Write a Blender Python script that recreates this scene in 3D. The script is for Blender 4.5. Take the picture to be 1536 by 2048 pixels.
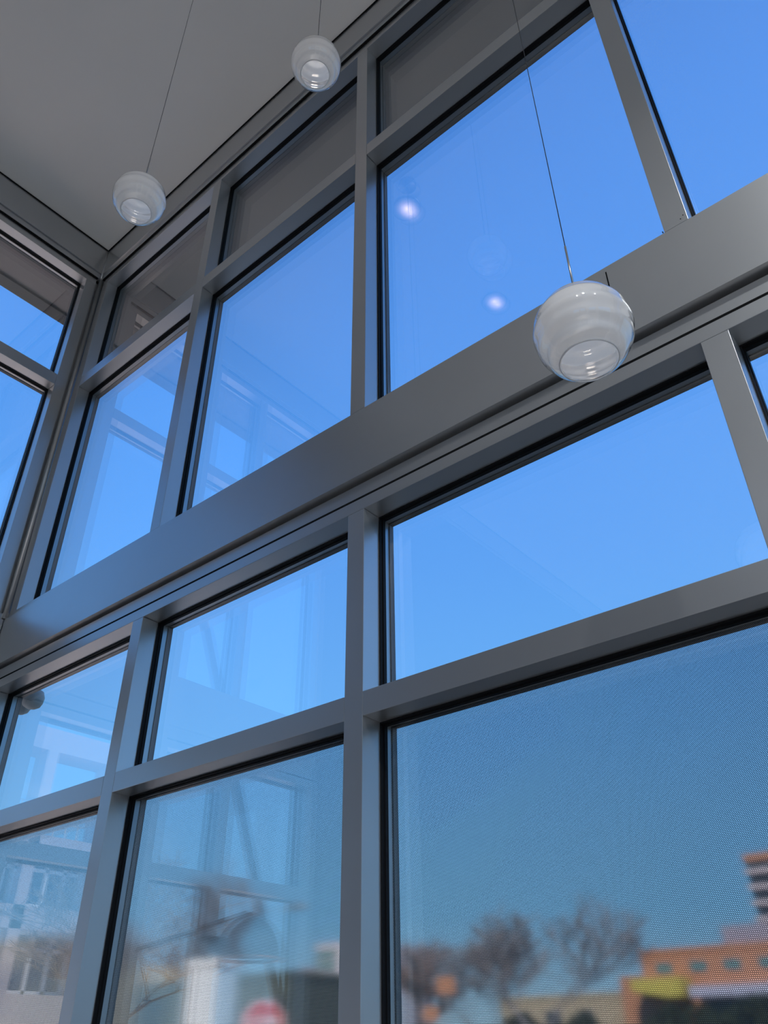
import bpy, bmesh, math, random
from mathutils import Vector, Matrix

# ------------------------------------------------------------------ clearing
for o in list(bpy.data.objects):
    bpy.data.objects.remove(o, do_unlink=True)
SC = bpy.context.scene
COL = SC.collection
PI = math.pi

# ------------------------------------------------------------------ camera
EYE = 1.55                       # eye height (m)
S = 1.6                          # distance from the eye to the front of the glazed wall (m)
YAW, PITCH, ROLL, FPX = -0.6962326987, 0.5930204851, -0.0100416370, 1584.2554
fwd = Vector((math.sin(YAW) * math.cos(PITCH), math.cos(YAW) * math.cos(PITCH), math.sin(PITCH)))
rgt = Vector((math.cos(YAW), -math.sin(YAW), 0))
upv = rgt.cross(fwd)
r2 = rgt * math.cos(ROLL) + upv * math.sin(ROLL)
u2 = -rgt * math.sin(ROLL) + upv * math.cos(ROLL)
cam_data = bpy.data.cameras.new('camera')
cam = bpy.data.objects.new('camera', cam_data)
COL.objects.link(cam)
M = Matrix.Identity(4)
for i in range(3):
    M[i][0], M[i][1], M[i][2] = r2[i], u2[i], -fwd[i]
M[2][3] = EYE
cam.matrix_world = M
cam_data.sensor_fit = 'HORIZONTAL'
cam_data.sensor_width = 36
cam_data.lens = FPX * 36 / 1536
cam_data.clip_end = 1000
SC.camera = cam

# ------------------------------------------------------------------ world, sun, exposure
SC.view_settings.view_transform = 'Standard'
SC.view_settings.look = 'None'
SC.view_settings.gamma = 1
SC.view_settings.exposure = 0.0
SC.view_settings.use_curve_mapping = False

world = bpy.data.worlds.new('sky')
SC.world = world
world.use_nodes = True
nt = world.node_tree
nt.nodes.clear()
tc = nt.nodes.new('ShaderNodeTexCoord')
sx = nt.nodes.new('ShaderNodeSeparateXYZ')
rp = nt.nodes.new('ShaderNodeValToRGB')
bgn = nt.nodes.new('ShaderNodeBackground')
wo = nt.nodes.new('ShaderNodeOutputWorld')
nt.links.new(tc.outputs['Generated'], sx.inputs[0])
nt.links.new(sx.outputs['Z'], rp.inputs[0])
nt.links.new(rp.outputs[0], bgn.inputs[0])
nt.links.new(bgn.outputs[0], wo.inputs[0])
bgn.inputs[1].default_value = 1.05
SKY = [(0.0, (0.50, 0.78, 1.0)), (0.12, (0.26, 0.66, 1.14)), (0.30, (0.19, 0.56, 1.18)),
       (0.50, (0.145, 0.46, 1.15)), (0.72, (0.105, 0.385, 1.10)), (0.92, (0.080, 0.33, 1.05))]
el = rp.color_ramp.elements
while len(el) > 1:
    el.remove(el[-1])
el[0].position = SKY[0][0]
el[0].color = SKY[0][1] + (1,)
for p_, c_ in SKY[1:]:
    e_ = el.new(p_)
    e_.color = c_ + (1,)

sun_data = bpy.data.lights.new('sun', 'SUN')
sun_data.energy = 5.0
sun_data.angle = 0.009
sun_data.color = (1.0, 0.93, 0.83)
sun = bpy.data.objects.new('sun', sun_data)
COL.objects.link(sun)
sun.rotation_euler = Vector((0.30, -0.75, 0.60)).to_track_quat('Z', 'Y').to_euler()

# ------------------------------------------------------------------ materials
def new_mat(name):
    m = bpy.data.materials.new(name)
    m.use_nodes = True
    return m, m.node_tree, m.node_tree.nodes['Principled BSDF']

def paint(name, col, rough=0.5, metal=0.0, var=0.0, scale=8.0, bump=0.0, bscale=200.0, coat=0.0, spec=0.5):
    m, t, b = new_mat(name)
    b.inputs['Base Color'].default_value = (*col, 1)
    b.inputs['Roughness'].default_value = rough
    b.inputs['Metallic'].default_value = metal
    b.inputs['Specular IOR Level'].default_value = spec
    b.inputs['Coat Weight'].default_value = coat
    if var > 0:
        c = t.nodes.new('ShaderNodeTexCoord')
        n = t.nodes.new('ShaderNodeTexNoise')
        n.inputs['Scale'].default_value = scale
        n.inputs['Detail'].default_value = 4
        r = t.nodes.new('ShaderNodeValToRGB')
        r.color_ramp.elements[0].color = tuple(x * (1 - var) for x in col) + (1,)
        r.color_ramp.elements[1].color = tuple(min(1, x * (1 + var)) for x in col) + (1,)
        r.color_ramp.elements[0].position = 0.3
        r.color_ramp.elements[1].position = 0.7
        t.links.new(c.outputs['Object'], n.inputs['Vector'])
        t.links.new(n.outputs['Fac'], r.inputs[0])
        t.links.new(r.outputs[0], b.inputs['Base Color'])
    if bump > 0:
        c2 = t.nodes.new('ShaderNodeTexCoord')
        n2 = t.nodes.new('ShaderNodeTexNoise')
        n2.inputs['Scale'].default_value = bscale
        bp = t.nodes.new('ShaderNodeBump')
        bp.inputs['Strength'].default_value = bump
        bp.inputs['Distance'].default_value = 0.002
        t.links.new(c2.outputs['Object'], n2.inputs['Vector'])
        t.links.new(n2.outputs['Fac'], bp.inputs['Height'])
        t.links.new(bp.outputs[0], b.inputs['Normal'])
    return m

def brick(name, c1, c2, mortar, scale=3.0):
    m, t, b = new_mat(name)
    c = t.nodes.new('ShaderNodeTexCoord')
    mp = t.nodes.new('ShaderNodeMapping')
    mp.inputs['Rotation'].default_value = (PI / 2, 0, 0)
    k = t.nodes.new('ShaderNodeTexBrick')
    k.inputs['Color1'].default_value = (*c1, 1)
    k.inputs['Color2'].default_value = (*c2, 1)
    k.inputs['Mortar'].default_value = (*mortar, 1)
    k.inputs['Scale'].default_value = scale
    k.inputs['Mortar Size'].default_value = 0.01
    t.links.new(c.outputs['Object'], mp.inputs[0])
    t.links.new(mp.outputs[0], k.inputs['Vector'])
    t.links.new(k.outputs['Color'], b.inputs['Base Color'])
    b.inputs['Roughness'].default_value = 0.9
    return m

def schlick(t, base=0.04):
    """two-surface reflectance of a sheet of glass, from either side"""
    lw = t.nodes.new('ShaderNodeLayerWeight')
    lw.inputs['Blend'].default_value = 0.5
    p5 = t.nodes.new('ShaderNodeMath'); p5.operation = 'POWER'; p5.inputs[1].default_value = 5
    t.links.new(lw.outputs['Facing'], p5.inputs[0])
    ma = t.nodes.new('ShaderNodeMath'); ma.operation = 'MULTIPLY_ADD'
    ma.inputs[1].default_value = 1 - base; ma.inputs[2].default_value = base
    t.links.new(p5.outputs[0], ma.inputs[0])
    a1 = t.nodes.new('ShaderNodeMath'); a1.operation = 'MULTIPLY'; a1.inputs[1].default_value = 2
    t.links.new(ma.outputs[0], a1.inputs[0])
    a2 = t.nodes.new('ShaderNodeMath'); a2.operation = 'ADD'; a2.inputs[1].default_value = 1
    t.links.new(ma.outputs[0], a2.inputs[0])
    dv = t.nodes.new('ShaderNodeMath'); dv.operation = 'DIVIDE'
    t.links.new(a1.outputs[0], dv.inputs[0]); t.links.new(a2.outputs[0], dv.inputs[1])
    return dv.outputs[0]

def glass(name, tint=(0.985, 0.995, 0.99), base=0.072, bump=0.0, bscale=30.0):
    m = bpy.data.materials.new(name)
    m.use_nodes = True
    t = m.node_tree
    t.nodes.clear()
    o = t.nodes.new('ShaderNodeOutputMaterial')
    tr = t.nodes.new('ShaderNodeBsdfTransparent'); tr.inputs[0].default_value = (*tint, 1)
    gl = t.nodes.new('ShaderNodeBsdfGlossy'); gl.inputs['Roughness'].default_value = 0.0
    mx = t.nodes.new('ShaderNodeMixShader')
    t.links.new(schlick(t, base), mx.inputs[0])
    t.links.new(tr.outputs[0], mx.inputs[1]); t.links.new(gl.outputs[0], mx.inputs[2])
    t.links.new(mx.outputs[0], o.inputs[0])
    return m

def film_front():
    """black film punched with a staggered grid of small holes; the clear adhesive in the holes blurs slightly"""
    m = bpy.data.materials.new('perforated_film')
    m.use_nodes = True
    t = m.node_tree
    t.nodes.clear()
    N = t.nodes.new
    o = N('ShaderNodeOutputMaterial')
    c = N('ShaderNodeTexCoord')
    s = N('ShaderNodeSeparateXYZ')
    t.links.new(c.outputs['Object'], s.inputs[0])
    def math_(op, a, b=None, c3=None):
        n = N('ShaderNodeMath'); n.operation = op
        for i, v in enumerate((a, b, c3)):
            if v is None: continue
            if isinstance(v, (int, float)): n.inputs[i].default_value = v
            else: t.links.new(v, n.inputs[i])
        return n.outputs[0]
    P = 0.0037
    Q = P * math.sqrt(3)
    def lattice(off):
        u = math_('DIVIDE', s.outputs['X'], P)
        w = math_('DIVIDE', s.outputs['Z'], Q)
        if off:
            u = math_('ADD', u, 0.5); w = math_('ADD', w, 0.5)
        fu = math_('SUBTRACT', math_('FRACT', math_('ADD', u, 1000.0)), 0.5)
        fw = math_('MULTIPLY', math_('SUBTRACT', math_('FRACT', math_('ADD', w, 1000.0)), 0.5), math.sqrt(3))
        return math_('SQRT', math_('ADD', math_('MULTIPLY', fu, fu), math_('MULTIPLY', fw, fw)))
    d = math_('MINIMUM', lattice(False), lattice(True))
    hole = math_('LESS_THAN', d, 0.365)
    blk = N('ShaderNodeBsdfPrincipled')
    blk.inputs['Base Color'].default_value = (0.012, 0.022, 0.04, 1)
    blk.inputs['Roughness'].default_value = 0.35
    rf = N('ShaderNodeBsdfRefraction')
    rf.inputs['IOR'].default_value = 1.03
    rf.inputs['Roughness'].default_value = 0.31
    mx = N('ShaderNodeMixShader')
    t.links.new(hole, mx.inputs[0])
    t.links.new(blk.outputs[0], mx.inputs[1]); t.links.new(rf.outputs[0], mx.inputs[2])
    t.links.new(mx.outputs[0], o.inputs[0])
    return m

def film_back():
    m = bpy.data.materials.new('film_adhesive')
    m.use_nodes = True
    t = m.node_tree
    t.nodes.clear()
    o = t.nodes.new('ShaderNodeOutputMaterial')
    rf = t.nodes.new('ShaderNodeBsdfRefraction')
    rf.inputs['IOR'].default_value = 1.03
    rf.inputs['Roughness'].default_value = 0.25
    t.links.new(rf.outputs[0], o.inputs[0])
    return m

def emit(name, col, s):
    m, t, b = new_mat(name)
    b.inputs['Base Color'].default_value = (*col, 1)
    b.inputs['Emission Color'].default_value = (*col, 1)
    b.inputs['Emission Strength'].default_value = s
    return m

def opal(name):
    m = bpy.data.materials.new(name)
    m.use_nodes = True
    t = m.node_tree
    t.nodes.clear()
    o = t.nodes.new('ShaderNodeOutputMaterial')
    d = t.nodes.new('ShaderNodeBsdfDiffuse'); d.inputs[0].default_value = (0.955, 0.945, 0.935, 1)
    tl = t.nodes.new('ShaderNodeBsdfTranslucent'); tl.inputs[0].default_value = (0.955, 0.945, 0.935, 1)
    g = t.nodes.new('ShaderNodeBsdfGlossy'); g.inputs['Roughness'].default_value = 0.06
    m1 = t.nodes.new('ShaderNodeMixShader'); m1.inputs[0].default_value = 0.48
    m2 = t.nodes.new('ShaderNodeMixShader')
    lw = t.nodes.new('ShaderNodeLayerWeight'); lw.inputs['Blend'].default_value = 0.25
    sc = t.nodes.new('ShaderNodeMath'); sc.operation = 'MULTIPLY'; sc.inputs[1].default_value = 0.5
    t.links.new(lw.outputs['Fresnel'], sc.inputs[0])
    t.links.new(d.outputs[0], m1.inputs[1]); t.links.new(tl.outputs[0], m1.inputs[2])
    t.links.new(sc.outputs[0], m2.inputs[0])
    t.links.new(m1.outputs[0], m2.inputs[1]); t.links.new(g.outputs[0], m2.inputs[2])
    t.links.new(m2.outputs[0], o.inputs[0])
    return m

MT = {}
MT['alu'] = paint('clear_anodised_aluminium', (0.53, 0.54, 0.55), 0.33, 0.75, var=0.02, scale=3, bump=0.05, bscale=900)
MT['alu_dark'] = paint('dark_outer_cap_aluminium', (0.05, 0.055, 0.06), 0.4)
MT['rubber'] = paint('black_rubber', (0.006, 0.006, 0.007), 0.6, spec=0.2)
MT['shadow_gap'] = paint('black_joint_backing', (0.01, 0.01, 0.01), 0.9, spec=0.1)
MT['ceil'] = paint('painted_ceiling', (0.87, 0.86, 0.83), 0.8, var=0.02, scale=0.8)
MT['darkwall'] = paint('slate_blue_wall', (0.12, 0.13, 0.16), 0.8, var=0.03, scale=2)
MT['wall'] = paint('painted_wall', (0.66, 0.64, 0.61), 0.8, var=0.03, scale=2)
MT['floor'] = paint('pale_terrazzo', (0.56, 0.53, 0.49), 0.5, var=0.08, scale=40)
MT['soffit'] = paint('brown_grey_soffit_metal', (0.27, 0.245, 0.235), 0.55, var=0.03, scale=2)
MT['concrete'] = paint('sunlit_concrete', (0.85, 0.60, 0.42), 0.9, var=0.08, scale=0.6)
MT['lawn'] = paint('winter_lawn', (0.05, 0.055, 0.04), 0.95, var=0.3, scale=1.5)
MT['asphalt'] = paint('asphalt', (0.07, 0.07, 0.07), 0.9, var=0.2, scale=2)
MT['glass'] = glass('window_glass')
MT['globe'] = glass('clear_blown_glass', (0.98, 0.985, 0.99), 0.045)
MT['opal'] = opal('white_opal_glass')
MT['film'] = film_front()
MT['film_back'] = film_back()
MT['cord'] = paint('dark_cord', (0.03, 0.03, 0.035), 0.6)
MT['steel'] = paint('brushed_steel', (0.45, 0.45, 0.46), 0.3, 0.8)
MT['brass'] = paint('brass', (0.55, 0.40, 0.16), 0.3, 1.0)
MT['bulb_glow'] = emit('added_bulb_glow', (1.0, 0.93, 0.88), 38.0)  # glow added inside the pendants to whiten their opal glass
MT['down'], _t, _b = new_mat('warm_diffuser')
_b.inputs['Base Color'].default_value = (0.8, 0.75, 0.7, 1)
_b.inputs['Emission Color'].default_value = (1.0, 0.72, 0.66, 1)
_c = _t.nodes.new('ShaderNodeTexCoord'); _g = _t.nodes.new('ShaderNodeTexGradient'); _g.gradient_type = 'QUADRATIC_SPHERE'
_m = _t.nodes.new('ShaderNodeMapping'); _m.inputs['Scale'].default_value = (11, 11, 11)
_k = _t.nodes.new('ShaderNodeMath'); _k.operation = 'MULTIPLY'; _k.inputs[1].default_value = 4.5
_t.links.new(_c.outputs['Object'], _m.inputs[0]); _t.links.new(_m.outputs[0], _g.inputs[0])
_t.links.new(_g.outputs['Fac'], _k.inputs[0]); _t.links.new(_k.outputs[0], _b.inputs['Emission Strength'])
MT['black'] = paint('black_enamel', (0.015, 0.015, 0.017), 0.35)
MT['copper'] = paint('copper_rim', (0.75, 0.32, 0.18), 0.3, 0.8)
MT['grey_lamp'] = paint('grey_cast_metal', (0.50, 0.50, 0.46), 0.5)
MT['orange'] = brick('orange_brick', (0.62, 0.27, 0.13), (0.55, 0.22, 0.10), (0.55, 0.45, 0.38), 1.5)
MT['redbrick'] = brick('red_brick', (0.45, 0.20, 0.14), (0.40, 0.17, 0.12), (0.5, 0.42, 0.38), 1.5)
MT['pink'] = paint('pinkish_precast', (0.72, 0.60, 0.60), 0.8, var=0.05, scale=1)
MT['lav'] = paint('lavender_grey_panel', (0.36, 0.33, 0.40), 0.7, var=0.04)
MT['white'] = paint('white_render', (0.92, 0.92, 0.90), 0.8, var=0.04, scale=3)
MT['band'] = paint('white_canopy', (0.55, 0.55, 0.68), 0.6)
MT['dkglass'] = paint('dark_facade_glass', (0.05, 0.07, 0.08), 0.15)
MT['greenglass'] = paint('green_facade_glass', (0.10, 0.26, 0.24), 0.2)
MT['winblue'] = paint('blue_office_glass', (0.10, 0.20, 0.33), 0.12)
MT['tan'] = paint('tan_stucco', (0.52, 0.42, 0.28), 0.9, var=0.05)
MT['yellow'] = paint('yellow_awning', (0.68, 0.56, 0.10), 0.6)
MT['olive'] = paint('olive_cladding', (0.13, 0.14, 0.11), 0.8, var=0.1)
MT['roofdk'] = paint('dark_roofing', (0.07, 0.075, 0.08), 0.9)
MT['bark'] = paint('grey_bark', (0.25, 0.22, 0.22), 0.9, var=0.2, scale=6)
MT['barkbrown'] = paint('brown_bark', (0.27, 0.16, 0.12), 0.9, var=0.2, scale=6)
MT['barkpale'] = paint('pale_bark', (0.50, 0.46, 0.42), 0.9, var=0.2, scale=6)
MT['hedge'] = paint('dark_evergreen', (0.035, 0.05, 0.025), 0.9, var=0.4, scale=5)
MT['red'] = paint('stop_red', (0.62, 0.02, 0.025), 0.45)
MT['signwhite'] = paint('sign_white', (0.85, 0.85, 0.85), 0.5)
MT['orange_sign'] = paint('orange_board', (0.58, 0.25, 0.12), 0.6)
MT['galv'] = paint('galvanised_steel', (0.35, 0.36, 0.37), 0.45, 0.5)

# ------------------------------------------------------------------ mesh helpers
class MB:
    """collects shapes, then links them as ONE mesh object"""
    def __init__(self):
        self.v = []; self.f = []; self.mi = []; self.smooth = []
    def box(self, x0, x1, y0, y1, z0, z1, mi=0):
        x0, x1 = min(x0, x1), max(x0, x1); y0, y1 = min(y0, y1), max(y0, y1); z0, z1 = min(z0, z1), max(z0, z1)
        n = len(self.v)
        self.v += [(x0, y0, z0), (x1, y0, z0), (x1, y1, z0), (x0, y1, z0), (x0, y0, z1), (x1, y0, z1), (x1, y1, z1), (x0, y1, z1)]
        for q in ((0, 3, 2, 1), (4, 5, 6, 7), (0, 1, 5, 4), (1, 2, 6, 5), (2, 3, 7, 6), (3, 0, 4, 7)):
            self.f.append(tuple(n + k for k in q)); self.mi.append(mi); self.smooth.append(False)
        return self
    def ring_frame(self, axis, a0, a1, b0, b1, w, d0, d1):
        """picture-frame of width w in the plane normal to axis ('y': a=x,b=z; 'x': a=y,b=z)"""
        for (p, q, r_, s_) in ((a0, a0 + w, b0, b1), (a1 - w, a1, b0, b1), (a0 + w, a1 - w, b0, b0 + w), (a0 + w, a1 - w, b1 - w, b1)):
            if axis == 'y': self.box(p, q, d0, d1, r_, s_)
            else: self.box(d0, d1, p, q, r_, s_)
        return self
    def tube(self, pts, rad, n=8, caps=True):
        pts = [Vector(p) for p in pts]
        if not hasattr(rad, '__len__'): rad = [rad] * len(pts)
        base = len(self.v)
        ref = None
        for i, p in enumerate(pts):
            t = (pts[min(i + 1, len(pts) - 1)] - pts[max(i - 1, 0)]).normalized()
            if ref is None:
                ref = Vector((1, 0, 0)) if abs(t.x) < 0.8 else Vector((0, 1, 0))
            a = (ref - t * ref.dot(t)).normalized(); b = t.cross(a); ref = a
            for k in range(n):
                g = 2 * PI * k / n
                q = p + (a * math.cos(g) + b * math.sin(g)) * rad[i]
                self.v.append(tuple(q))
        for i in range(len(pts) - 1):
            for k in range(n):
                k2 = (k + 1) % n
                self.f.append((base + i * n + k, base + i * n + k2, base + (i + 1) * n + k2, base + (i + 1) * n + k))
                self.mi.append(0); self.smooth.append(n > 5)
        if caps:
            self.f.append(tuple(base + k for k in range(n))[::-1]); self.mi.append(0); self.smooth.append(False)
            e = base + (len(pts) - 1) * n
            self.f.append(tuple(e + k for k in range(n))); self.mi.append(0); self.smooth.append(False)
        return self
    def lathe(self, prof, n=48, c=(0, 0, 0)):
        base = len(self.v)
        for (r, z) in prof:
            for k in range(n):
                g = 2 * PI * k / n
                self.v.append((c[0] + r * math.cos(g), c[1] + r * math.sin(g), c[2] + z))
        for i in range(len(prof) - 1):
            for k in range(n):
                k2 = (k + 1) % n
                self.f.append((base + i * n + k, base + i * n + k2, base + (i + 1) * n + k2, base + (i + 1) * n + k))
                self.mi.append(0); self.smooth.append(True)
        return self
    def prism(self, pts, y0, y1):
        """polygon in xz extruded along y"""
        n = len(self.v); k = len(pts)
        self.v += [(x, y0, z) for x, z in pts] + [(x, y1, z) for x, z in pts]
        self.f.append(tuple(n + i for i in range(k))); self.f.append(tuple(n + k + i for i in range(k))[::-1])
        self.mi += [0, 0]; self.smooth += [False, False]
        for i in range(k):
            j = (i + 1) % k
            self.f.append((n + i, n + k + i, n + k + j, n + j)); self.mi.append(0); self.smooth.append(False)
        return self
    def build(self, name, mats, parent=None, origin=None, bevel=0.0):
        me = bpy.data.meshes.new(name)
        og = Vector(origin) if origin is not None else Vector((0, 0, 0))
        me.from_pydata([tuple(Vector(v) - og) for v in self.v], [], self.f)
        if not isinstance(mats, (list, tuple)): mats = [mats]
        for m in mats: me.materials.append(m)
        me.polygons.foreach_set('material_index', self.mi)
        me.polygons.foreach_set('use_smooth', self.smooth)
        me.update()
        bm = bmesh.new(); bm.from_mesh(me)
        if any(self.smooth):
            bmesh.ops.remove_doubles(bm, verts=bm.verts, dist=1e-5)
        bmesh.ops.recalc_face_normals(bm, faces=bm.faces)
        bm.to_mesh(me); bm.free()
        o = bpy.data.objects.new(name, me)
        COL.objects.link(o)
        o.location = og
        if parent is not None:
            o.parent = parent
            o.matrix_parent_inverse = Matrix.Identity(4)
        if bevel > 0:
            b = o.modifiers.new('bevel', 'BEVEL'); b.width = bevel; b.segments = 2; b.limit_method = 'ANGLE'
        return o

def tag(o, label, cat, group=None, kind=None):
    o['label'] = label; o['category'] = cat
    if group: o['group'] = group
    if kind: o['kind'] = kind
    return o

def empty(name, loc=(0, 0, 0), rz=0.0):
    o = bpy.data.objects.new(name, None)
    COL.objects.link(o); o.location = loc; o.rotation_euler = (0, 0, rz)
    o.empty_display_size = 0.1
    return o

def Z(u): return EYE + S * u
def X(u): return S * u

# ------------------------------------------------------------------ the setting: room shell
CEIL = Z(3.010)
XL = X(-2.455)                 # front plane of the left glazed wall
YW = X(1.0)                    # front plane of the main glazed wall
XR, YB = 4.6, -6.0             # right wall and back wall of the hall
REV = 0.086                    # depth of the reveals
W = X(0.0437)                  # face width of the mullions

tag(MB().box(XL - 0.1, XR + 0.3, YB - 0.3, YW + 0.10, -0.2, 0).build('floor', MT['floor']),
    'pale floor of the glazed hall', 'floor', kind='structure')
tag(MB().box(XL + 0.03, XR, YW - 0.032, YW - 0.025, CEIL - 0.009, CEIL - 0.004).box(XL + 0.025, XL + 0.032, YB, YW - 0.03, CEIL - 0.009, CEIL - 0.004).build('trim_0', MT['shadow_gap']),
    'fine dark joint line where the ceiling meets the fascia', 'joint', kind='structure')
tag(MB().box(XL - 0.14, XR + 0.3, YB - 0.3, YW + 0.14, CEIL, CEIL + 0.12).build('ceiling', MT['ceil']),
    'smooth grey painted ceiling above the pendant globes', 'ceiling', kind='structure')
tag(MB().box(-4.54, XR + 1.0, YB - 1.0, 2.24, CEIL + 0.14, CEIL + 0.35).build('trim_1', MT['soffit']),
    'flat roof deck above the hall', 'roof', kind='structure')

tag(MB().box(XL + 0.1, XR - 0.1, -1.2, YW - 0.15, 0.0005, 0.012).build('bounce_dimming_mat', paint('charcoal_mat', (0.035, 0.035, 0.037), 0.95, var=0.2, scale=60)),  # added out of view so the transom undersides get less bounced light
    'unseen charcoal mat added along the front glass to dim the floor bounce', 'mat')
# right wall (solid with one window strip) and back wall with tall openings: daylight from behind the viewer
rw = MB()
rw.box(XR, XR + 0.2, YB, YW + 0.1, 0, 0.9).box(XR, XR + 0.2, YB, YW + 0.1, 4.9, CEIL)
for a, b in ((YB, -5.0), (-2.6, -1.9), (0.6, YW + 0.1)):
    rw.box(XR, XR + 0.2, a, b, 0.9, 4.9)
tag(rw.build('wall_right', MT['wall']), 'painted right hand wall of the hall with two tall openings', 'wall', kind='structure')
bw = MB()
bw.box(XL - 0.1, XR + 0.2, YB - 0.2, YB, 0, 0.3).box(XL - 0.1, XR + 0.2, YB - 0.2, YB, 5.0, CEIL)
for a, b in ((XL - 0.1, 0.8), (2.4, 2.7), (4.3, XR + 0.2)):
    bw.box(a, b, YB - 0.2, YB, 0.3, 5.0)
tag(bw.build('wall_back', MT['darkwall']), 'slate painted back wall of the hall with two tall window openings', 'wall', kind='structure')

# ------------------------------------------------------------------ soffit of the overhanging roof
SZ = Z(2.90)
so = MB()
so.box(-4.54, XR + 1.0, YW + 0.13, 2.24, SZ, SZ + 0.06)
so.box(-4.54, XL - 0.12, YB - 1.0, YW + 0.13, SZ, SZ + 0.06)
tag(so.build('trim_2', MT['soffit']), 'dark grey soffit of the roof overhang outside the glass', 'soffit', kind='structure')
fs = MB()
fs.box(-4.54, XR + 1.0, 2.24, 2.30, SZ - 0.02, CEIL + 0.35)
fs.box(-4.60, -4.54, YB - 1.0, 2.30, SZ - 0.02, CEIL + 0.35)
fs.box(-4.54, XR + 1.0, 2.20, 2.24, SZ - 0.02, SZ)
fs.box(-4.54, -4.50, YB - 1.0, 2.24, SZ - 0.02, SZ)
tag(fs.build('trim_3', MT['alu_dark']), 'dark metal fascia along the edge of the roof overhang', 'fascia', kind='structure')

# ------------------------------------------------------------------ glazed walls
tcount = [3]
def trim(mb, label, cat, mat='alu', bevel=0.0012):
    tcount[0] += 1
    o = mb.build('trim_%d' % tcount[0], MT[mat], bevel=bevel)
    tag(o, label, cat, kind='structure')
    return o

ROW = {  # glass rows: bottom and top of each opening (u)
    'clerestory': (2.2154, 2.785), 'tall': (1.1845, 2.163), 'middle': (0.5203, 0.9116), 'filmed': (-0.90, 0.4755)}
VU = (-2.417, -1.660, -0.911, -0.163, 0.584, 1.331, 2.078, 2.825)   # mullion centres on the main wall
VL = (0.953, 0.452, 0.143, -0.30)                                    # mullion centres on the left wall
bayname = ['corner', 'second', 'middle', 'right hand', 'far right', 'far right', 'far right']
g1 = 0.001

# mullions of the main wall
for i, c in enumerate(VU):
    x = X(c)
    for (z0, z1, wh) in ((Z(1.1845), Z(2.785), 'upper'), (Z(-0.97), Z(0.9116), 'lower')):
        trim(MB().box(x - W / 2, x + W / 2, YW, YW + REV + 0.040, z0 + g1, z1 - g1),
             'grey aluminium %s mullion %s' % (wh, ['next to the room corner', 'between the corner and second windows', 'in the centre of the view',
             'right of the centre windows', 'beyond the right edge', 'beyond the right edge', 'far along the wall', 'at the right end of the wall'][i]), 'mullion')
# transoms between them
for i in range(len(VU) - 1):
    a, b = X(VU[i]) + W / 2 + g1, X(VU[i + 1]) - W / 2 - g1
    trim(MB().box(a, b, YW, YW + REV + 0.040, Z(2.163), Z(2.2154)), 'grey transom under the %s clerestory pane' % bayname[i], 'transom')
    trim(MB().box(a, b, YW, YW + REV + 0.040, Z(0.4755), Z(0.5203)), 'grey transom above the %s filmed pane' % bayname[i], 'transom')
    trim(MB().box(a, b, YW, YW + REV + 0.040, Z(-0.97), Z(-0.90)), 'grey bottom rail below the %s filmed pane' % bayname[i], 'rail')
x0, x1 = X(VU[0]) - W / 2, XR
ya0, yb0 = X(VL[-1]) - W / 2, X(VL[0]) + W / 2
trim(MB().box(x0, x1, YW, YW + REV + 0.040, Z(2.785), Z(2.818)), 'grey head rail along the top of the upper windows', 'rail')
trim(MB().box(x0, x1, YW, YW + REV + 0.040, Z(0.9116), Z(0.9396)), 'grey head rail along the top of the lower windows', 'rail')
# sill with two fine grooves
sl = MB()
sl.box(x0 - 0.03, x1, YW, YW + REV + 0.040, Z(1.1705), Z(1.1845))
sl.box(x0 - 0.03, x1, YW, YW + 0.06, Z(1.1645), Z(1.1695))
sl.box(x0 - 0.03, x1, YW + 0.003, YW + 0.05, Z(1.1695), Z(1.1705))
trim(sl, 'grey sill rail along the foot of the upper windows', 'sill', bevel=0)
# spandrel panels, two lengths with an open joint
jx = -0.477
trim(MB().box(XL + 0.001, jx - 0.002, YW - 0.014, YW + 0.03, Z(0.994), Z(1.1620)), 'long grey metal spandrel panel left of the panel joint', 'panel', bevel=0)
trim(MB().box(jx + 0.002, x1, YW - 0.014, YW + 0.03, Z(0.994), Z(1.1620)), 'long grey metal spandrel panel right of the panel joint', 'panel', bevel=0)
trim(MB().box(jx - 0.0018, jx + 0.0018, YW - 0.0145, YW + 0.02, Z(1.128), Z(1.1620)), 'short black open joint between the two spandrel panels', 'joint', 'shadow_gap', 0)
trim(MB().box(XL + 0.016, x1, YW + 0.014, YW + 0.05, Z(0.9460), Z(0.9860)), 'grey cover strip recessed under the spandrel panels', 'strip')
trim(MB().box(XL + 0.016, x1, YW + 0.002, YW + 0.05, Z(0.9396), Z(0.9460)), 'thin black joint line above the lower head rail', 'joint', 'shadow_gap', 0)
trim(MB().box(x0, x1, YW - 0.011, YW + 0.02, Z(2.8185), Z(2.8248)), 'thin black joint line above the upper head rail', 'joint', 'shadow_gap', 0)
trim(MB().box(XL - 0.05, XL - 0.002, ya0, YW, Z(0.9396), Z(0.9460)), 'thin black joint line above the left lower head rail', 'joint', 'shadow_gap', 0)
trim(MB().box(XL - 0.02, XL + 0.011, ya0, yb0, Z(2.8185), Z(2.8248)), 'thin black joint line above the left upper head rail', 'joint', 'shadow_gap', 0)
trim(MB().box(XL - 0.1, x1, YW + 0.05, YW + 0.11, Z(0.930), Z(1.180)), 'black backing inside the shadow joints of the front wall', 'backing', 'shadow_gap', 0)
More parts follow.
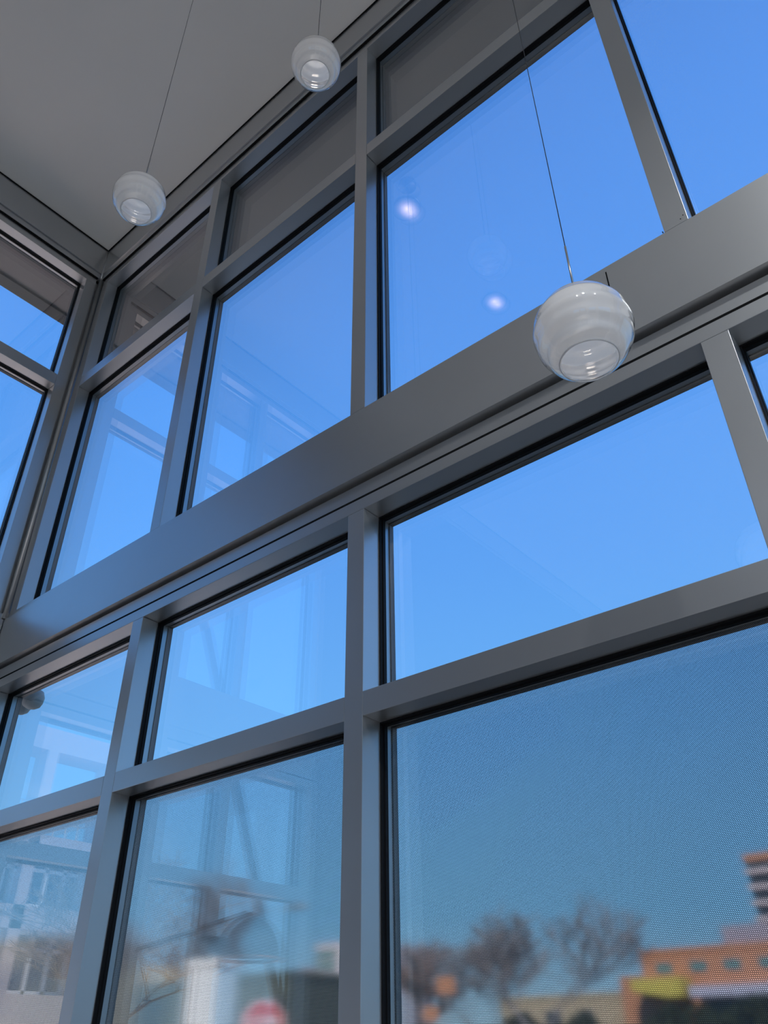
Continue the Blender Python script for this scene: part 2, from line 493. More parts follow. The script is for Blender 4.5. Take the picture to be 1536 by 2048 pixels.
# fascia under the ceiling, main wall
trim(MB().box(XL, x1, YW - 0.024, YW + 0.08, Z(2.853), CEIL), 'deep grey fascia under the ceiling on the front wall', 'fascia')
trim(MB().box(XL + 0.01, x1, YW - 0.014, YW + 0.08, Z(2.825), Z(2.852)), 'narrow grey channel under the front fascia', 'channel')
trim(MB().box(XL - 0.1, x1, YW + 0.02, YW + 0.11, Z(2.81), Z(2.83)), 'black shadow joint above the front head rail', 'joint', 'shadow_gap', 0)
trim(MB().box(x0 - 0.2, x1 + 0.2, YW + 0.11, YW + 0.16, Z(2.80), CEIL + 0.12), 'grey outer closure above the front glass', 'closure', 'soffit', 0)

# left wall: same profiles turned round the corner
for i, c in enumerate(VL):
    y = X(c)
    lab = ['next to the room corner', 'first from the corner', 'second from the corner', 'where the solid wall starts'][i]
    for (z0, z1, wh) in ((Z(1.1845), Z(2.785), 'upper'), (Z(-0.97), Z(0.9116), 'lower')):
        trim(MB().box(XL - REV - 0.040, XL, y - W / 2, y + W / 2, z0 + g1, z1 - g1), 'grey %s mullion of the left wall %s' % (wh, lab), 'mullion')
for i in range(len(VL) - 1):
    b, a = X(VL[i]) - W / 2 - g1, X(VL[i + 1]) + W / 2 + g1
    nm = ['corner', 'middle', 'rear'][i]
    trim(MB().box(XL - REV - 0.040, XL, a, b, Z(2.163), Z(2.2154)), 'grey transom under the %s clerestory pane of the left wall' % nm, 'transom')
    trim(MB().box(XL - REV - 0.040, XL, a, b, Z(0.4755), Z(0.5203)), 'grey transom in the lower %s bay of the left wall' % nm, 'transom')
    trim(MB().box(XL - REV - 0.040, XL, a, b, Z(-0.97), Z(-0.90)), 'grey bottom rail in the %s bay of the left wall' % nm, 'rail')
ya, yb = X(VL[-1]) - W / 2, X(VL[0]) + W / 2
trim(MB().box(XL - REV - 0.040, XL, ya, yb, Z(2.785), Z(2.818)), 'grey head rail along the top of the left upper windows', 'rail')
trim(MB().box(XL - REV - 0.040, XL, ya, yb, Z(0.9116), Z(0.9396)), 'grey head rail along the top of the left lower windows', 'rail')
trim(MB().box(XL - REV - 0.040, XL, ya, yb + 0.03, Z(1.1645), Z(1.1845)), 'grey sill rail along the foot of the left upper windows', 'sill')
trim(MB().box(XL - 0.03, XL + 0.014, ya, YW - 0.016, Z(0.994), Z(1.1620)), 'grey metal spandrel panel on the left wall', 'panel', bevel=0.002)
trim(MB().box(XL - 0.05, XL - 0.012, ya, YW, Z(0.9460), Z(0.9930)), 'grey cover strip under the left spandrel panel', 'strip')
trim(MB().box(XL - 0.11, XL - 0.05, ya, YW + 0.04, Z(0.930), Z(1.180)), 'black backing inside the shadow joints of the left wall', 'backing', 'shadow_gap', 0)
trim(MB().box(XL - 0.08, XL + 0.024, YB, YW - 0.025, Z(2.853), CEIL), 'deep grey fascia under the ceiling on the left wall', 'fascia')
trim(MB().box(XL - 0.08, XL + 0.014, YB, YW - 0.015, Z(2.825), Z(2.852)), 'narrow grey channel under the left fascia', 'channel')
trim(MB().box(XL - 0.11, XL - 0.02, ya, YW, Z(2.81), Z(2.83)), 'black shadow joint above the left head rail', 'joint', 'shadow_gap', 0)
trim(MB().box(XL - 0.16, XL - 0.11, YB, YW + 0.16, Z(2.80), CEIL + 0.12), 'grey outer closure above the left glass', 'closure', 'soffit', 0)
tag(MB().box(XL - 0.16, XL, YB, ya - 0.001, 0, Z(2.823)).build('wall_left', MT['darkwall']),
    'solid slate painted part of the left wall beyond its windows', 'wall', kind='structure')
# corner post: recessed closure with a rounded bead
for (z0, z1, wh) in ((Z(1.165), Z(2.824), 'upper'), (Z(-0.97), Z(0.944), 'lower')):
    cp = MB()
    cp.box(XL - 0.10, XL + 0.012, YW - 0.010, YW + 0.10, z0, z1)
    cp.box(XL - 0.10, XL - 0.02, YW - 0.034, YW - 0.009, z0, z1)
    cp.tube([(XL + 0.004, YW - 0.008, z0), (XL + 0.004, YW - 0.008, z1)], 0.017, 16)
    trim(cp, 'grey %s corner post with rounded bead where the two glazed walls meet' % wh, 'post', bevel=0)
cb = MB().tube([(XL + 0.020, YW - 0.022, Z(2.823)), (XL + 0.020, YW - 0.022, CEIL)], 0.008, 12)
trim(cb, 'thin corner bead joining the two ceiling fascias', 'bead', bevel=0)
# outer spandrel and corner cladding
oc = MB()
oc.box(XL - 0.17, x1 + 0.2, YW + 0.125, YW + 0.17, Z(0.925), Z(1.175))
oc.box(XL - 0.17, XL - 0.125, ya, YW + 0.17, Z(0.925), Z(1.175))
oc.box(XL - 0.17, XL - 0.10, YW + 0.10, YW + 0.17, Z(-0.97), Z(2.82))
trim(oc, 'grey outer cladding at the floor line and the building corner', 'cladding', 'alu_dark', 0)

# windows: each opening is pane + gasket + outer cap (+ film)
wcount = [0]
def window(axis, a, b, row, label, film=False):
    wcount[0] += 1
    z0, z1 = Z(ROW[row][0]), Z(ROW[row][1])
    mid = ((a + b) / 2)
    if axis == 'y':
        org = (mid, YW + REV, z0)
        sgn, base = 1, YW
    else:
        org = (XL - REV, mid, z0)
        sgn, base = -1, XL
    root = empty('window_%d' % wcount[0], org)
    tag(root, label, 'window', kind='structure')
    def D(d): return base + sgn * d
    def bx(mb, p, q, d0, d1, r_, s_):
        if axis == 'y': mb.box(p, q, D(d0), D(d1), r_, s_)
        else: mb.box(D(d0), D(d1), p, q, r_, s_)
    def fin(mb, name, mats):
        for i, v in enumerate(mb.v): mb.v[i] = (v[0] - org[0], v[1] - org[1], v[2] - org[2])
        return mb.build(name, mats, root)
    pm = MB(); bx(pm, a - 0.006, b + 0.006, REV + 0.013, REV + 0.037, z0 - 0.006, z1 + 0.006)
    fin(pm, 'pane', MT['glass'])
    gk = MB().ring_frame(axis, a, b, z0, z1, 0.008, D(REV), D(REV + 0.0125))
    gk.ring_frame(axis, a, b, z0, z1, 0.005, D(REV - 0.012), D(REV))
    fin(gk, 'gasket', MT['rubber'])
    cp = MB().ring_frame(axis, a - 0.022, b + 0.022, z0 - 0.022, z1 + 0.022, 0.026, D(REV + 0.0402), D(REV + 0.052))
    cp.ring_frame(axis, a - 0.022, b + 0.022, z0 - 0.022, z1 + 0.022, 0.022, D(REV + 0.052), D(REV + 0.064))
    fin(cp, 'outer_cap', MT['alu_dark'])
    if film:
        fm = MB(); n0 = len(fm.f)
        bx(fm, a - 0.005, b + 0.005, REV + 0.0375, REV + 0.0385, z0 - 0.005, z1 + 0.005)
        fo = fin(fm, 'perforated_film', [MT['film'], MT['film_back'], MT['black']])
        for pl in fo.data.polygons:
            n = pl.normal
            k = n.y * sgn if axis == 'y' else n.x * sgn
            pl.material_index = 0 if k < -0.5 else (1 if k > 0.5 else 2)
        fo['label'] = 'black window film punched with tiny round holes'
    return root

rown = {'clerestory': 'small clerestory window under the roof overhang', 'tall': 'tall upper window', 'middle': 'lower window above the filmed row',
        'filmed': 'bottom window covered with perforated film'}
place = ['in the corner bay', 'in the second bay from the corner', 'in the bay right of the central mullion', 'at the right edge of the view',
         'one bay beyond the right edge', 'two bays beyond the right edge', 'in the last bay on the right']
for i in range(len(VU) - 1):
    for row in ROW:
        window('y', X(VU[i]) + W / 2, X(VU[i + 1]) - W / 2, row, '%s %s of the front wall' % (rown[row], place[i]), film=(row == 'filmed' and i <= 4))
lplace = ['bay next to the corner', 'narrow middle bay', 'rear bay']
for i in range(len(VL) - 1):
    for row in ROW:
        window('x', X(VL[i + 1]) + W / 2, X(VL[i]) - W / 2, row,
               ('%s in the %s of the left wall' % ({'filmed': 'bottom clear window'}.get(row, rown[row]) , lplace[i])).replace(' above the filmed row', ''))

# tiny screws on the sill near the right hand mullion
sc_ = MB()
for (px, pz) in ((-0.245, 3.462), (-0.236, 3.471), (-0.30, 3.452)):
    sc_.tube([(px, YW - 0.0015, pz), (px, YW + 0.004, pz)], 0.0016, 8)
trim(sc_, 'tiny dark screw heads on the sill by the right hand mullion', 'screws', 'cord', 0)

# ------------------------------------------------------------------ pendant lamps
R = 0.1
def ripple(th, k, a): return 1 + a * math.sin(k * th)
def make_pendant():
    root = empty('pendant_lamp', (0, 0, 0))
    # clear outer layer: sphere with blown rings, open at the bottom
    prof = []
    N = 110
    for i in range(N + 1):
        th = math.radians(7 + (144.0 - 7) * i / N)
        lower = max(0, (math.degrees(th) - 60) / 84)
        rr = R * (1 + 0.0065 * math.sin(th * 17))
        prof.append((rr * math.sin(th), rr * math.cos(th)))
    inner = [(r_ * 0.985, z_ * 0.985) for r_, z_ in prof[::-1]]
    MB().lathe(prof, 64).build('clear_glass_shell', MT['globe'], root)['label'] = 'clear outer glass with blown rings'
    # opal liner: stepped bands, drawn in towards the open mouth
    prof = []
    for i in range(N + 1):
        th = math.radians(7 + (146.0 - 7) * i / N)
        dg = math.degrees(th)
        shrink = 0.985 - 0.060 * max(0, min(1, (dg - 78) / 42)) + 0.05 * max(0, min(1, (dg - 122) / 24))
        rr = R * shrink * (1 + 0.015 * math.sin(th * 17 + 0.6) + 0.006 * math.sin(th * 9))
        prof.append((rr * math.sin(th), rr * math.cos(th)))
    MB().lathe(prof, 64).build('opal_liner', MT['opal'], root)['label'] = 'milky white inner glass with banded ridges'
    # rolled rim of the mouth
    rm = MB()
    rr, zz = R * math.sin(math.radians(144.5)), R * math.cos(math.radians(144.5))
    rm.tube([(rr * math.cos(a), rr * math.sin(a), zz) for a in [2 * PI * k / 64 for k in range(65)]], 0.0016, 8, caps=False)
    rm.build('mouth_rim', MT['opal'], root)
    MB().lathe([(0.0, R * 0.99 + 0.012), (0.010, R * 0.99 + 0.011), (0.0135, R * 0.99 + 0.006), (0.0145, R * 0.985), (0.0, R * 0.985)], 32).build('top_cap', MT['steel'], root)
    sk = MB().lathe([(0, R * 0.98), (0.012, R * 0.98), (0.012, R * 0.80), (0.009, R * 0.79), (0, R * 0.79)], 24).build('socket', MT['brass'], root)
    MB().lathe([(0, R * 0.79), (0.006, R * 0.785), (0.006, R * 0.70), (0.004, R * 0.67), (0, R * 0.665)], 20).build('bulb', MT['bulb_glow'], sk)
    MB().tube([(0, 0, R * 0.99 + 0.01), (0, 0, R + 0.17)], 0.0024, 12).build('stem', MT['steel'], root)
    return root
def place_pendant(root, loc, label):
    root.location = loc
    tag(root, label, 'pendant lamp', 'ribbed glass globe pendants under the ceiling')
    MB().tube([(0, 0, R + 0.16), (0, 0, CEIL - loc[2])], 0.0011, 8).build('cord', MT['cord'], root)
    MB().lathe([(0, CEIL - loc[2] - 0.03), (0.05, CEIL - loc[2] - 0.03), (0.06, CEIL - loc[2] - 0.022), (0.06, CEIL - loc[2]), (0, CEIL - loc[2])], 32).build('canopy', MT['steel'], root)
def dup(root):
    r = root.copy(); COL.objects.link(r)
    for ch in list(root.children):
        c = ch.copy(); COL.objects.link(c); c.parent = r
        for g in ch.children:
            d = g.copy(); COL.objects.link(d); d.parent = c
    return r
p3 = make_pendant()
p1 = dup(p3)
p2 = dup(p3)
place_pendant(p3, (-0.412, 1.128, 1.55 + 1.196), 'large near glass globe pendant hanging in front of the spandrel panel at right')
place_pendant(p1, (-1.913, 0.829, 1.55 + 2.733), 'left glass globe pendant hanging in front of the ceiling near the room corner')
place_pendant(p2, (-1.242, 1.088, 1.55 + 3.272), 'upper small glass globe pendant overlapping the fascia top centre')

# recessed downlights in the ceiling, seen only as reflections in the glass
def downlight(x, y, label):
    r = empty('ceiling_downlight', (x, y, CEIL))
    tag(r, label, 'downlight', 'recessed downlights along the left side of the ceiling')
    MB().lathe([(0.088, 0), (0.090, -0.006), (0.100, -0.006), (0.104, 0)], 32).build('trim_ring', MT['alu'], r)
    MB().lathe([(0, -0.002), (0.03, -0.002), (0.06, -0.002), (0.088, -0.002)], 32).build('diffuser', MT['down'], r)
downlight(-2.03, 0.69, 'round lit recessed downlight nearest the glazed front wall')
downlight(-2.03, -0.40, 'round lit recessed downlight in the middle of the row')
downlight(-2.03, -1.50, 'round lit recessed downlight furthest from the front wall')

MT['panel'] = emit('fill_lens', (1.0, 0.95, 0.88), 12.0)
def fill_can_light(x, y, label):  # unseen lights added to brighten the frames and ceiling
    r = empty('added_fill_light', (x, y, CEIL))
    tag(r, label, 'fill light', 'added fill lights in cans on the right side of the ceiling')
    MB().lathe([(0.0, 0), (0.10, 0), (0.10, -0.16), (0.092, -0.16), (0.092, -0.07), (0, -0.07)], 32).build('can', MT['alu'], r)
    MB().lathe([(0, -0.078), (0.085, -0.078), (0.085, -0.072), (0, -0.072)], 32).build('lens', MT['panel'], r)
    d = bpy.data.lights.new('fill_lamp', 'SPOT')
    d.energy = 250; d.spot_size = math.radians(112); d.spot_blend = 0.35; d.shadow_soft_size = 0.08
    d.color = (0.95, 0.975, 1.0)
    o = bpy.data.objects.new('lamp', d); COL.objects.link(o); o.parent = r; o.location = (0, 0, -0.17)
for i, (x_, y_, w_) in enumerate(((1.2, -0.9, 'front left'), (3.2, -0.9, 'front right'), (1.2, -2.6, 'middle left'), (3.2, -2.6, 'middle right'),
                                  (1.2, -4.4, 'rear left'), (3.2, -4.4, 'rear right'))):
    fill_can_light(x_, y_, 'added unseen fill light in a ceiling can, %s of the block of six' % w_)

# dark dome pendant by the left wall, seen as a reflection in the filmed pane
dl = empty('dome_lamp', (-3.30, 0.51, 1.90))
tag(dl, 'black dome lamp with copper rim on a bracket from the left wall', 'lamp')
pr = [(0.012, 0.20)] + [(0.155 * math.sin(math.radians(a)), 0.20 * math.cos(math.radians(a)) * 0.93) for a in range(8, 91, 6)]
MB().lathe(pr, 40).build('dome_shade', MT['black'], dl)
MB().lathe([(0, 0.035), (0.10, 0.035), (0.148, 0.02)], 40).build('inner_disc', MT['black'], dl)
MB().tube([(0.155 * math.cos(2 * PI * k / 40), 0.155 * math.sin(2 * PI * k / 40), 0.0) for k in range(41)], 0.008, 8, caps=False).build('shade_rim', MT['copper'], dl)
MB().tube([(0, 0, 0.185), (-0.02, 0.008, 0.20), (XL + 3.30, X(0.452) - 0.51, 0.06)], 0.011, 10).build('bracket_arm', MT['black'], dl)
MB().box(-0.30, -0.14, 0.04, 0.13, -0.03, 0.10).build('ballast_box', MT['black'], dl)

# ------------------------------------------------------------------ outside, close to the building
fl = empty('security_floodlight', (-4.20, 1.80, 3.085))
tag(fl, 'twin headed grey outdoor floodlight fixed under the outer cladding by the corner', 'floodlight')
MB().box(-0.05, 0.05, -0.03, 0.06, 0.02, 0.10).build('mounting_box', MT['grey_lamp'], fl)
for s_, dx in ((0, -0.03), (1, 0.095)):
    h = MB().lathe([(0.0, -0.075), (0.026, -0.072), (0.046, -0.060), (0.056, -0.040), (0.060, -0.01), (0.050, 0.02), (0.025, 0.035), (0, 0.04)], 28)
    for i, v in enumerate(h.v): h.v[i] = (v[0] * 0.9 + dx, v[1] + 0.13, v[2] + 0.06)
    h.build('lamp_head', MT['grey_lamp'], fl)
# raking steel brace outside the left wall
br = MB().tube([(-5.6, -0.3, 5.75), (-5.6, -2.6, 0.0)], 0.045, 12).tube([(XL - 0.10, -0.22, 5.70), (-5.6, -0.3, 5.75)], 0.03, 8)
tag(br.build('steel_brace', MT['galv']), 'raking steel tube brace outside the left windows', 'brace')

# ground
gp = MB().box(-200, 120, -140, 200, -0.5, -0.03)
tag(gp.build('ground', MT['lawn']), 'dull winter lawn around the building', 'ground', kind='structure')
pv = MB().box(-19.9, -5.2, -30, 7.5, -0.03, -0.02)
tag(pv.build('paving', MT['concrete']), 'sunlit pale paving outside the left windows', 'paving', kind='structure')
rd = MB().box(-200, 120, 13, 20, -0.02, -0.005)
tag(rd.build('road', MT['asphalt']), 'dark road running past the front of the building', 'road', kind='structure')

# ------------------------------------------------------------------ buildings beyond
def building(name, label, x0, x1, y0, y1, h, wall, rooms=(), cat='building', roof='roofdk', parapet=0.25, loc=None):
    r = empty(name, ((x0 + x1) / 2, (y0 + y1) / 2, 0))
    cx, cy = (x0 + x1) / 2, (y0 + y1) / 2
    tag(r, label, cat)
    MB().box(x0 - cx, x1 - cx, y0 - cy, y1 - cy, 0, h - parapet).build('wall', MT[wall], r)
    MB().box(x0 - cx - 0.06, x1 - cx + 0.06, y0 - cy - 0.06, y1 - cy + 0.06, h - parapet, h).build('parapet', MT[wall], r)
    return r, cx, cy
def add_win(r, cx, cy, x0, x1, y, z0, z1, gm='dkglass', fr='alu', nx=2, bar=0.05):
    """window set in a wall facing -y"""
    w = MB().ring_frame('y', x0 - cx, x1 - cx, z0, z1, bar, y - cy - 0.07, y - cy + 0.02)
    for k in range(1, nx):
        xx = x0 + (x1 - x0) * k / nx
        w.box(xx - cx - bar / 2, xx - cx + bar / 2, y - cy - 0.06, y - cy + 0.02, z0 + bar, z1 - bar)
    f = w.build('window', MT[fr], r)
    MB().box(x0 - cx + bar, x1 - cx - bar, y - cy - 0.03, y - cy + 0.01, z0 + bar, z1 - bar).build('window_glass', MT[gm], f)

# orange brick shop building on the right
r, cx, cy = building('brick_building', 'long orange brick building with small windows beyond the right filmed pane', -20.4, -2, 45, 57, 5.60, 'orange')
for a in (-19.6, -17.8, -16.1, -14.4, -12.7, -11.0):
    add_win(r, cx, cy, a, a + 0.85, 45, 4.52, 4.95, 'greenglass')
MB().box(-21.9 - cx, -20.42 - cx, 45.3 - cy, 55 - cy, 0, 4.5).build('side_wing', MT['orange'], r)
aw = MB().prism([(-20.5 - cx, 4.22), (-17.9 - cx, 4.25), (-17.9 - cx, 3.42), (-18.6 - cx, 3.40), (-20.5 - cx, 3.72)], 43.6 - cy, 45 - cy)
aw.build('awning', MT['yellow'], r)['label'] = 'yellow awning'
MB().box(-17.4 - cx, -3 - cx, 43.2 - cy, 45 - cy, 3.36, 3.80).build('canopy', MT['band'], r)['label'] = 'pale lavender canopy band'
MB().box(-17.3 - cx, -3 - cx, 44.9 - cy, 45.02 - cy, 2.0, 3.36).build('shopfront', MT['dkglass'], r)
MB().box(-16.6 - cx, -4 - cx, 47 - cy, 54 - cy, 5.6, 6.6).build('penthouse', MT['lav'], r)['label'] = 'lavender grey rooftop storey'
# tower block behind it
r, cx, cy = building('tower_block', 'dark glazed tower with orange top band at the right edge', -21.6, -8, 70, 80, 13.85, 'dkglass', parapet=0.45)
MB().box(-21.75 - cx, -7.9 - cx, 69.85 - cy, 80.1 - cy, 13.35, 13.9).build('top_band', MT['orange'], r)
for z in (12.4, 11.3, 10.2, 9.1, 8.0):
    MB().box(-21.7 - cx, -8 - cx, 69.3 - cy, 70 - cy, z, z + 0.32).build('balcony', MT['pink'], r)
# tan block between
r, cx, cy = building('tan_building', 'low tan building left of the orange brick building', -30, -22.2, 46, 55, 3.85, 'tan')
for a in (-29, -27, -25): add_win(r, cx, cy, a, a + 1.0, 46, 2.2, 3.1)
# green glass office block
r, cx, cy = building('office_block', 'green glass office block with red brick corner tower beside the central mullion', -58.9, -53, 60, 70, 9.4, 'pink')
for k in range(5):
    z = 4.9 + k * 0.85
    MB().box(-58.7 - cx, -56.3 - cx, 59.85 - cy, 60 - cy, z, z + 0.52).build('window_band', MT['greenglass'], r)
MB().box(-61.0 - cx, -58.95 - cx, 59.5 - cy, 66 - cy, 0, 7.5).build('corner_tower', MT['redbrick'], r)
MB().box(-60.6 - cx, -54.5 - cx, 55 - cy, 59.4 - cy, 0, 5.1).build('white_annex', MT['white'], r)
# brick box and white low range
r, cx, cy = building('brick_tower', 'small red brick block above the stop sign', -58.6, -56.6, 50, 54, 5.6, 'redbrick')
add_win(r, cx, cy, -58.2, -57.1, 50, 3.6, 4.6, nx=2)
r, cx, cy = building('low_warehouse', 'long low white roofed warehouse behind the stop sign', -54.8, -44, 48, 54.5, 4.6, 'white')
for a in (-54, -51, -48): add_win(r, cx, cy, a, a + 1.6, 48, 3.0, 4.0)
r, cx, cy = building('yellow_shop', 'low shop with a yellow sign board left of the stop sign', -65, -61.3, 52, 58, 4.4, 'olive')
MB().box(-62.8 - cx, -61.4 - cx, 51.8 - cy, 52 - cy, 4.0, 4.75).build('sign_board', MT['yellow'], r)
# long low range on the left
r, cx, cy = building('long_shed', 'long low olive shed with a tan parapet beyond the lower left pane', -46, -29.5, 28.5, 34, 4.4, 'olive', parapet=0.3)
MB().box(-43 - cx, -36.5 - cx, 28.3 - cy, 28.5 - cy, 4.3, 5.1).build('tan_parapet', MT['tan'], r)
for a in (-43, -40, -37, -34, -31): add_win(r, cx, cy, a, a + 1.3, 28.5, 2.4, 3.4)
r, cx, cy = building('tan_house', 'tan house at the lower left corner of the view', -43, -37.3, 20, 26, 5.7, 'tan')
for a in (-42, -40): add_win(r, cx, cy, a, a + 1.0, 20, 3.4, 4.4)

# pink precast building to the left of the hall, seen mirrored in the corner panes; its front faces +x
pb = empty('precast_building', (-26, -8.4, 0))
tag(pb, 'pinkish precast building with white window bars reflected in the lower corner panes', 'building')
def L(mb):
    for i, v in enumerate(mb.v): mb.v[i] = (v[0] + 26, v[1] + 8.4, v[2])
    return mb
L(MB().box(-28, -20.6, -9.0, -6.5, 0, 6.0)).build('glass_core', MT['winblue'], pb)
for zz in ((8.05, 8.62), (5.62, 6.0), (3.9, 4.4), (0, 2.6)):
    x_b = -20.9 if zz[0] > 8 else -28.0
    L(MB().box(x_b, -20.0, -9.2, -6.1, zz[0], zz[1])).build('floor_band', MT['pink'], pb)
for yy in (-7.05, -8.85):
    L(MB().box(-20.6, -20.0, yy, yy + 0.30, 2.6, 8.05)).build('pier', MT['pink'], pb)
L(MB().box(-20.6, -20.0, -9.2, -9.0, 2.6, 6.0)).build('pier', MT['pink'], pb)
rl = MB()
for zz in (6.35, 6.75): rl.box(-20.2, -20.16, -8.55, -6.1, zz, zz + 0.03)
for k in range(8): rl.box(-20.2, -20.16, -6.15 - k * 0.33, -6.12 - k * 0.33, 6.0, 6.75)
L(rl).build('railing', MT['signwhite'], pb)
for (za, zb) in ((2.6, 3.9), (4.4, 5.62)):
    for k, (ya_, yb_) in enumerate(((-6.75, -6.15), (-8.55, -7.05))):
        w = MB().ring_frame('x', ya_, yb_, za, zb, 0.08, -20.35, -20.25)
        for q in ((0.5,) if k == 0 else (0.33, 0.66)):
            w.box(-20.35, -20.25, ya_ + (yb_ - ya_) * q - 0.04, ya_ + (yb_ - ya_) * q + 0.04, za, zb)
        w.box(-20.35, -20.25, ya_, yb_, zb - 0.42, zb - 0.35)
        L(w).build('window_bars', MT['signwhite'], pb)

# ------------------------------------------------------------------ street furniture
ss = empty('stop_sign', (-9.83, 9.0, 0), math.radians(42))
tag(ss, 'red stop sign on a post low in the second bay', 'sign')
RS = 0.335
octp = [(RS * math.cos(PI / 8 + k * PI / 4), 1.79 + RS * math.sin(PI / 8 + k * PI / 4)) for k in range(8)]
octi = [(x_ * 0.93, 1.79 + (z_ - 1.79) * 0.93) for x_, z_ in octp]
sp = MB().prism(octp, -0.002, 0.004).build('sign_plate', MT['signwhite'], ss)
MB().prism(octi, -0.005, -0.0021).build('red_face', MT['red'], sp)
def letters(ch, x, z, w, h, mb):
    t = w * 0.24
    y0, y1 = -0.008, -0.0051
    if ch == 'S':
        for zz in (z, z + (h - t) / 2, z + h - t): mb.box(x, x + w, y0, y1, zz, zz + t)
        mb.box(x, x + t, y0, y1, z + (h - t) / 2 + t, z + h - t); mb.box(x + w - t, x + w, y0, y1, z + t, z + (h - t) / 2)
    if ch == 'T':
        mb.box(x, x + w, y0, y1, z + h - t, z + h); mb.box(x + w / 2 - t / 2, x + w / 2 + t / 2, y0, y1, z, z + h - t)
    if ch == 'O':
        mb.box(x, x + t, y0, y1, z, z + h); mb.box(x + w - t, x + w, y0, y1, z, z + h)
        mb.box(x + t, x + w - t, y0, y1, z, z + t); mb.box(x + t, x + w - t, y0, y1, z + h - t, z + h)
    if ch == 'P':
        mb.box(x, x + t, y0, y1, z, z + h); mb.box(x + t, x + w, y0, y1, z + h - t, z + h)
        mb.box(x + w - t, x + w, y0, y1, z + h * 0.45, z + h - t); mb.box(x + t, x + w - t, y0, y1, z + h * 0.45, z + h * 0.45 + t)
lm = MB()
for k, ch in enumerate('STOP'):
    letters(ch, -0.245 + k * 0.127, 1.79 - 0.11, 0.1, 0.22, lm)
lm.build('lettering', MT['signwhite'], sp)
MB().box(-0.025, 0.025, 0.005, 0.04, -0.02, 2.0).build('post', MT['galv'], ss)

pl_ = empty('gate_pillar', (-8.72, 7.1, 0), math.radians(0))
tag(pl_, 'square white rendered pillar with a capping stone in the second bay', 'pillar')
MB().box(-0.27, 0.27, -0.15, 0.15, -0.02, 2.34).build('shaft', MT['white'], pl_)
MB().box(-0.29, 0.29, -0.17, 0.17, 2.34, 2.44).build('capping', MT['white'], pl_)

lp = empty('street_lamp', (-21.2, 18.0, 0))
tag(lp, 'grey street lamp with a curved arm above the stop sign', 'street lamp')
MB().tube([(0, 0, -0.02), (0, 0, 4.6)], [0.07, 0.045], 12).build('pole', MT['galv'], lp)
MB().tube([(0, 0, 4.55), (0.3, 0, 4.80), (0.9, 0, 4.93), (1.6, 0, 4.97), (2.4, 0, 4.95)], [0.05, 0.045, 0.04, 0.035, 0.03], 10).build('arm', MT['galv'], lp)
MB().lathe([(0, 0.07), (0.05, 0.06), (0.09, 0.03), (0.1, 0), (0.06, -0.04), (0, -0.05)], 24).build('lamp_head', MT['grey_lamp'], lp)
lh = [c for c in lp.children if c.name.startswith('lamp_head')][0]
lh.scale = (4.0, 1.5, 1.0); lh.location = (2.75, 0, 4.93)

for (x_, y_, z_, s_, lb) in ((-18.4, 25, 3.22, 0.5, 'small orange board right of the brown tree'), (-19.05, 25, 2.42, 0.42, 'low orange board at the foot of the brown tree')):
    q = empty('notice_board', (x_, y_, 0), math.radians(25))
    tag(q, lb, 'board')
    MB().box(-s_ / 1.6, s_ / 1.6, -0.02, 0.02, z_ - s_ / 2, z_ + s_ / 2).build('board', MT['orange_sign'], q)
    MB().box(-0.04, 0.04, 0.021, 0.08, -0.02, z_ + s_ / 2).build('post', MT['galv'], q)

# ------------------------------------------------------------------ vegetation
def bare_tree(name, label, loc, h, spread, seed, mat, levels=5, trunk=0.09, split=0.32, twig=0.008):
    rnd = random.Random(seed)
    mb = MB()
    def grow(p, d, ln, r_, lv):
        pts = [p]; rr = [r_]
        steps = 3
        for k in range(steps):
            d = (d + Vector((rnd.uniform(-1, 1), rnd.uniform(-1, 1), rnd.uniform(-0.4, 0.6))) * 0.16).normalized()
            p = p + d * ln / steps
            pts.append(p); rr.append(r_ * (1 - 0.38 * (k + 1) / steps))
        mb.tube(pts, rr, 7 if lv == 0 else (5 if lv < 3 else 3), caps=False)
        if lv < levels:
            for k in range(3 if lv < 2 else (4 if lv < 4 else 3)):
                a = rnd.uniform(0, 2 * PI)
                side = Vector((math.cos(a), math.sin(a), rnd.uniform(0.0, 0.35)))
                nd = (d * (1.0 - spread) + side * spread).normalized()
                q = pts[-1] if k < 2 else pts[-2]
                grow(q, nd, ln * rnd.uniform(0.62, 0.85), max(twig, rr[-1] * 0.72), lv + 1)
    grow(Vector((0, 0, -0.05)), Vector((0, 0, 1)), h * split, trunk, 0)
    zm = max(v[2] for v in mb.v)
    k = h / zm
    mb.v = [(v[0] * k, v[1] * k, v[2] * k if v[2] > 0 else v[2]) for v in mb.v]
    o = mb.build(name, MT[mat])
    o.location = loc
    tag(o, label, 'tree')
    return o
bare_tree('bare_tree', 'leafless grey tree behind the right filmed pane', (-12.9, 22, 0), 5.35, 0.44, 7, 'bark', levels=6, trunk=0.10, twig=0.012)
bare_tree('bare_tree', 'leafless spreading tree beyond the second bay', (-16.6, 14, 0), 5.6, 0.40, 8, 'bark', levels=6, trunk=0.08, twig=0.007)
bare_tree('bare_tree', 'smaller leafless tree left of the grey tree', (-18.4, 27.5, 0), 4.9, 0.45, 12, 'bark', levels=6, trunk=0.09, twig=0.012)
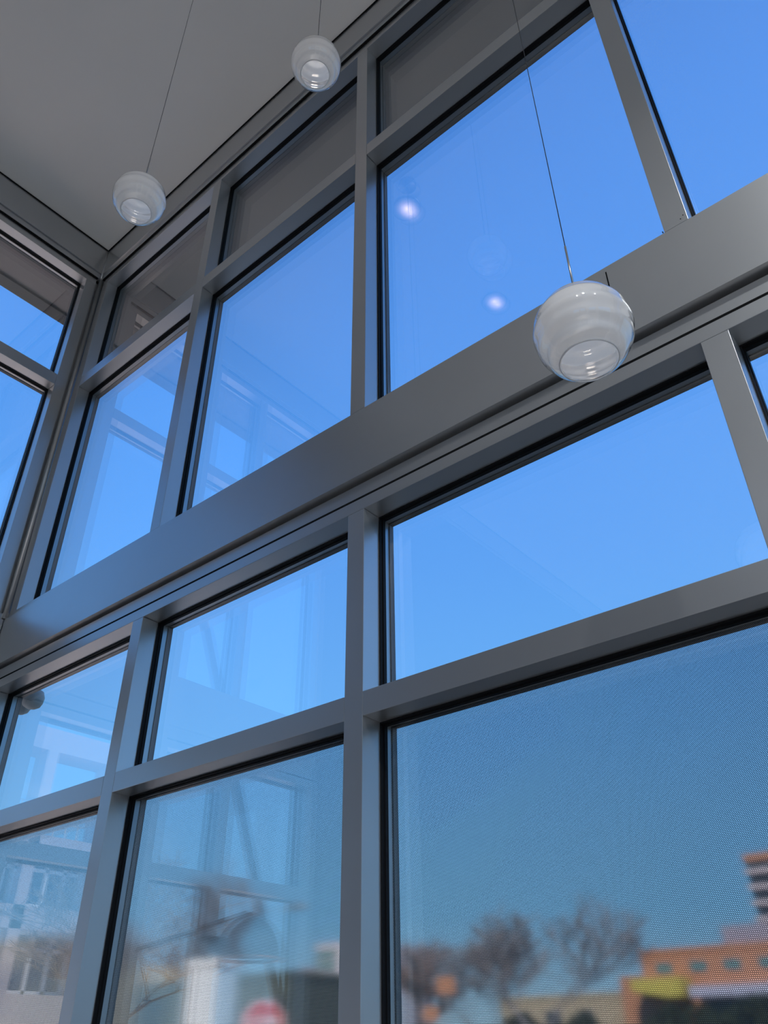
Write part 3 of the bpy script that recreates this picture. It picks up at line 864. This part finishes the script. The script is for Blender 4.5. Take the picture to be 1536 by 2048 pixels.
bare_tree('bare_tree', 'dense brown leafless tree just right of the central mullion', (-28.6, 36.5, 0), 6.1, 0.34, 21, 'barkbrown', levels=6, trunk=0.22, split=0.22, twig=0.035)
bare_tree('bare_tree', 'pale leafless tree outside the left wall', (-12.5, -4.6, 0), 4.6, 0.5, 31, 'barkpale', levels=6, trunk=0.08)
bare_tree('bare_tree', 'purplish leafless tree beyond the lower left pane', (-30.5, 16.0, 0), 4.7, 0.45, 44, 'bark', levels=6, trunk=0.12, twig=0.014)
bare_tree('bare_tree', 'slender leafless tree between the white pillar and the long shed', (-20.6, 13.0, 0), 4.9, 0.38, 52, 'bark', levels=6, trunk=0.07, twig=0.007)

def bush(name, label, x0, x1, y0, y1, h, seed, n=1500, leaf=0.12):
    rnd = random.Random(seed)
    mb = MB()
    cx, cy = (x0 + x1) / 2, (y0 + y1) / 2
    for k in range(n):
        u, w = rnd.random(), rnd.random()
        x = x0 + (x1 - x0) * u; y = y0 + (y1 - y0) * w
        top = h * (0.72 + 0.28 * math.sin(u * 9 + seed) * math.sin(w * 4 + 1) ) * math.sqrt(max(0.05, 1 - (2 * u - 1) ** 6))
        z = top * rnd.random() ** 0.4
        a = Vector((rnd.gauss(0, 1), rnd.gauss(0, 1), rnd.gauss(0, 1))).normalized()
        b = a.orthogonal().normalized() * leaf; c = a.cross(b).normalized() * leaf * 0.5
        p = Vector((x - cx, y - cy, z)); i = len(mb.v)
        mb.v += [tuple(p - b), tuple(p + c), tuple(p + b), tuple(p - c)]
        mb.f.append((i, i + 1, i + 2, i + 3)); mb.mi.append(0); mb.smooth.append(False)
    o = mb.build(name, MT['hedge']); o.location = (cx, cy, 0)
    tag(o, label, 'hedge')
bush('hedge', 'dark evergreen hedge below the yellow awning', -19.6, -8.0, 36, 39.5, 3.1, 2, n=5200, leaf=0.2)
bush('hedge', 'dark clipped hedge at the foot of the grey tree', -26.0, -19.8, 38, 41, 2.9, 5, n=3200, leaf=0.18)
bush('hedge', 'dark hedge in front of the white warehouse', -40.0, -31.0, 42, 45, 2.3, 9, n=4000, leaf=0.2)
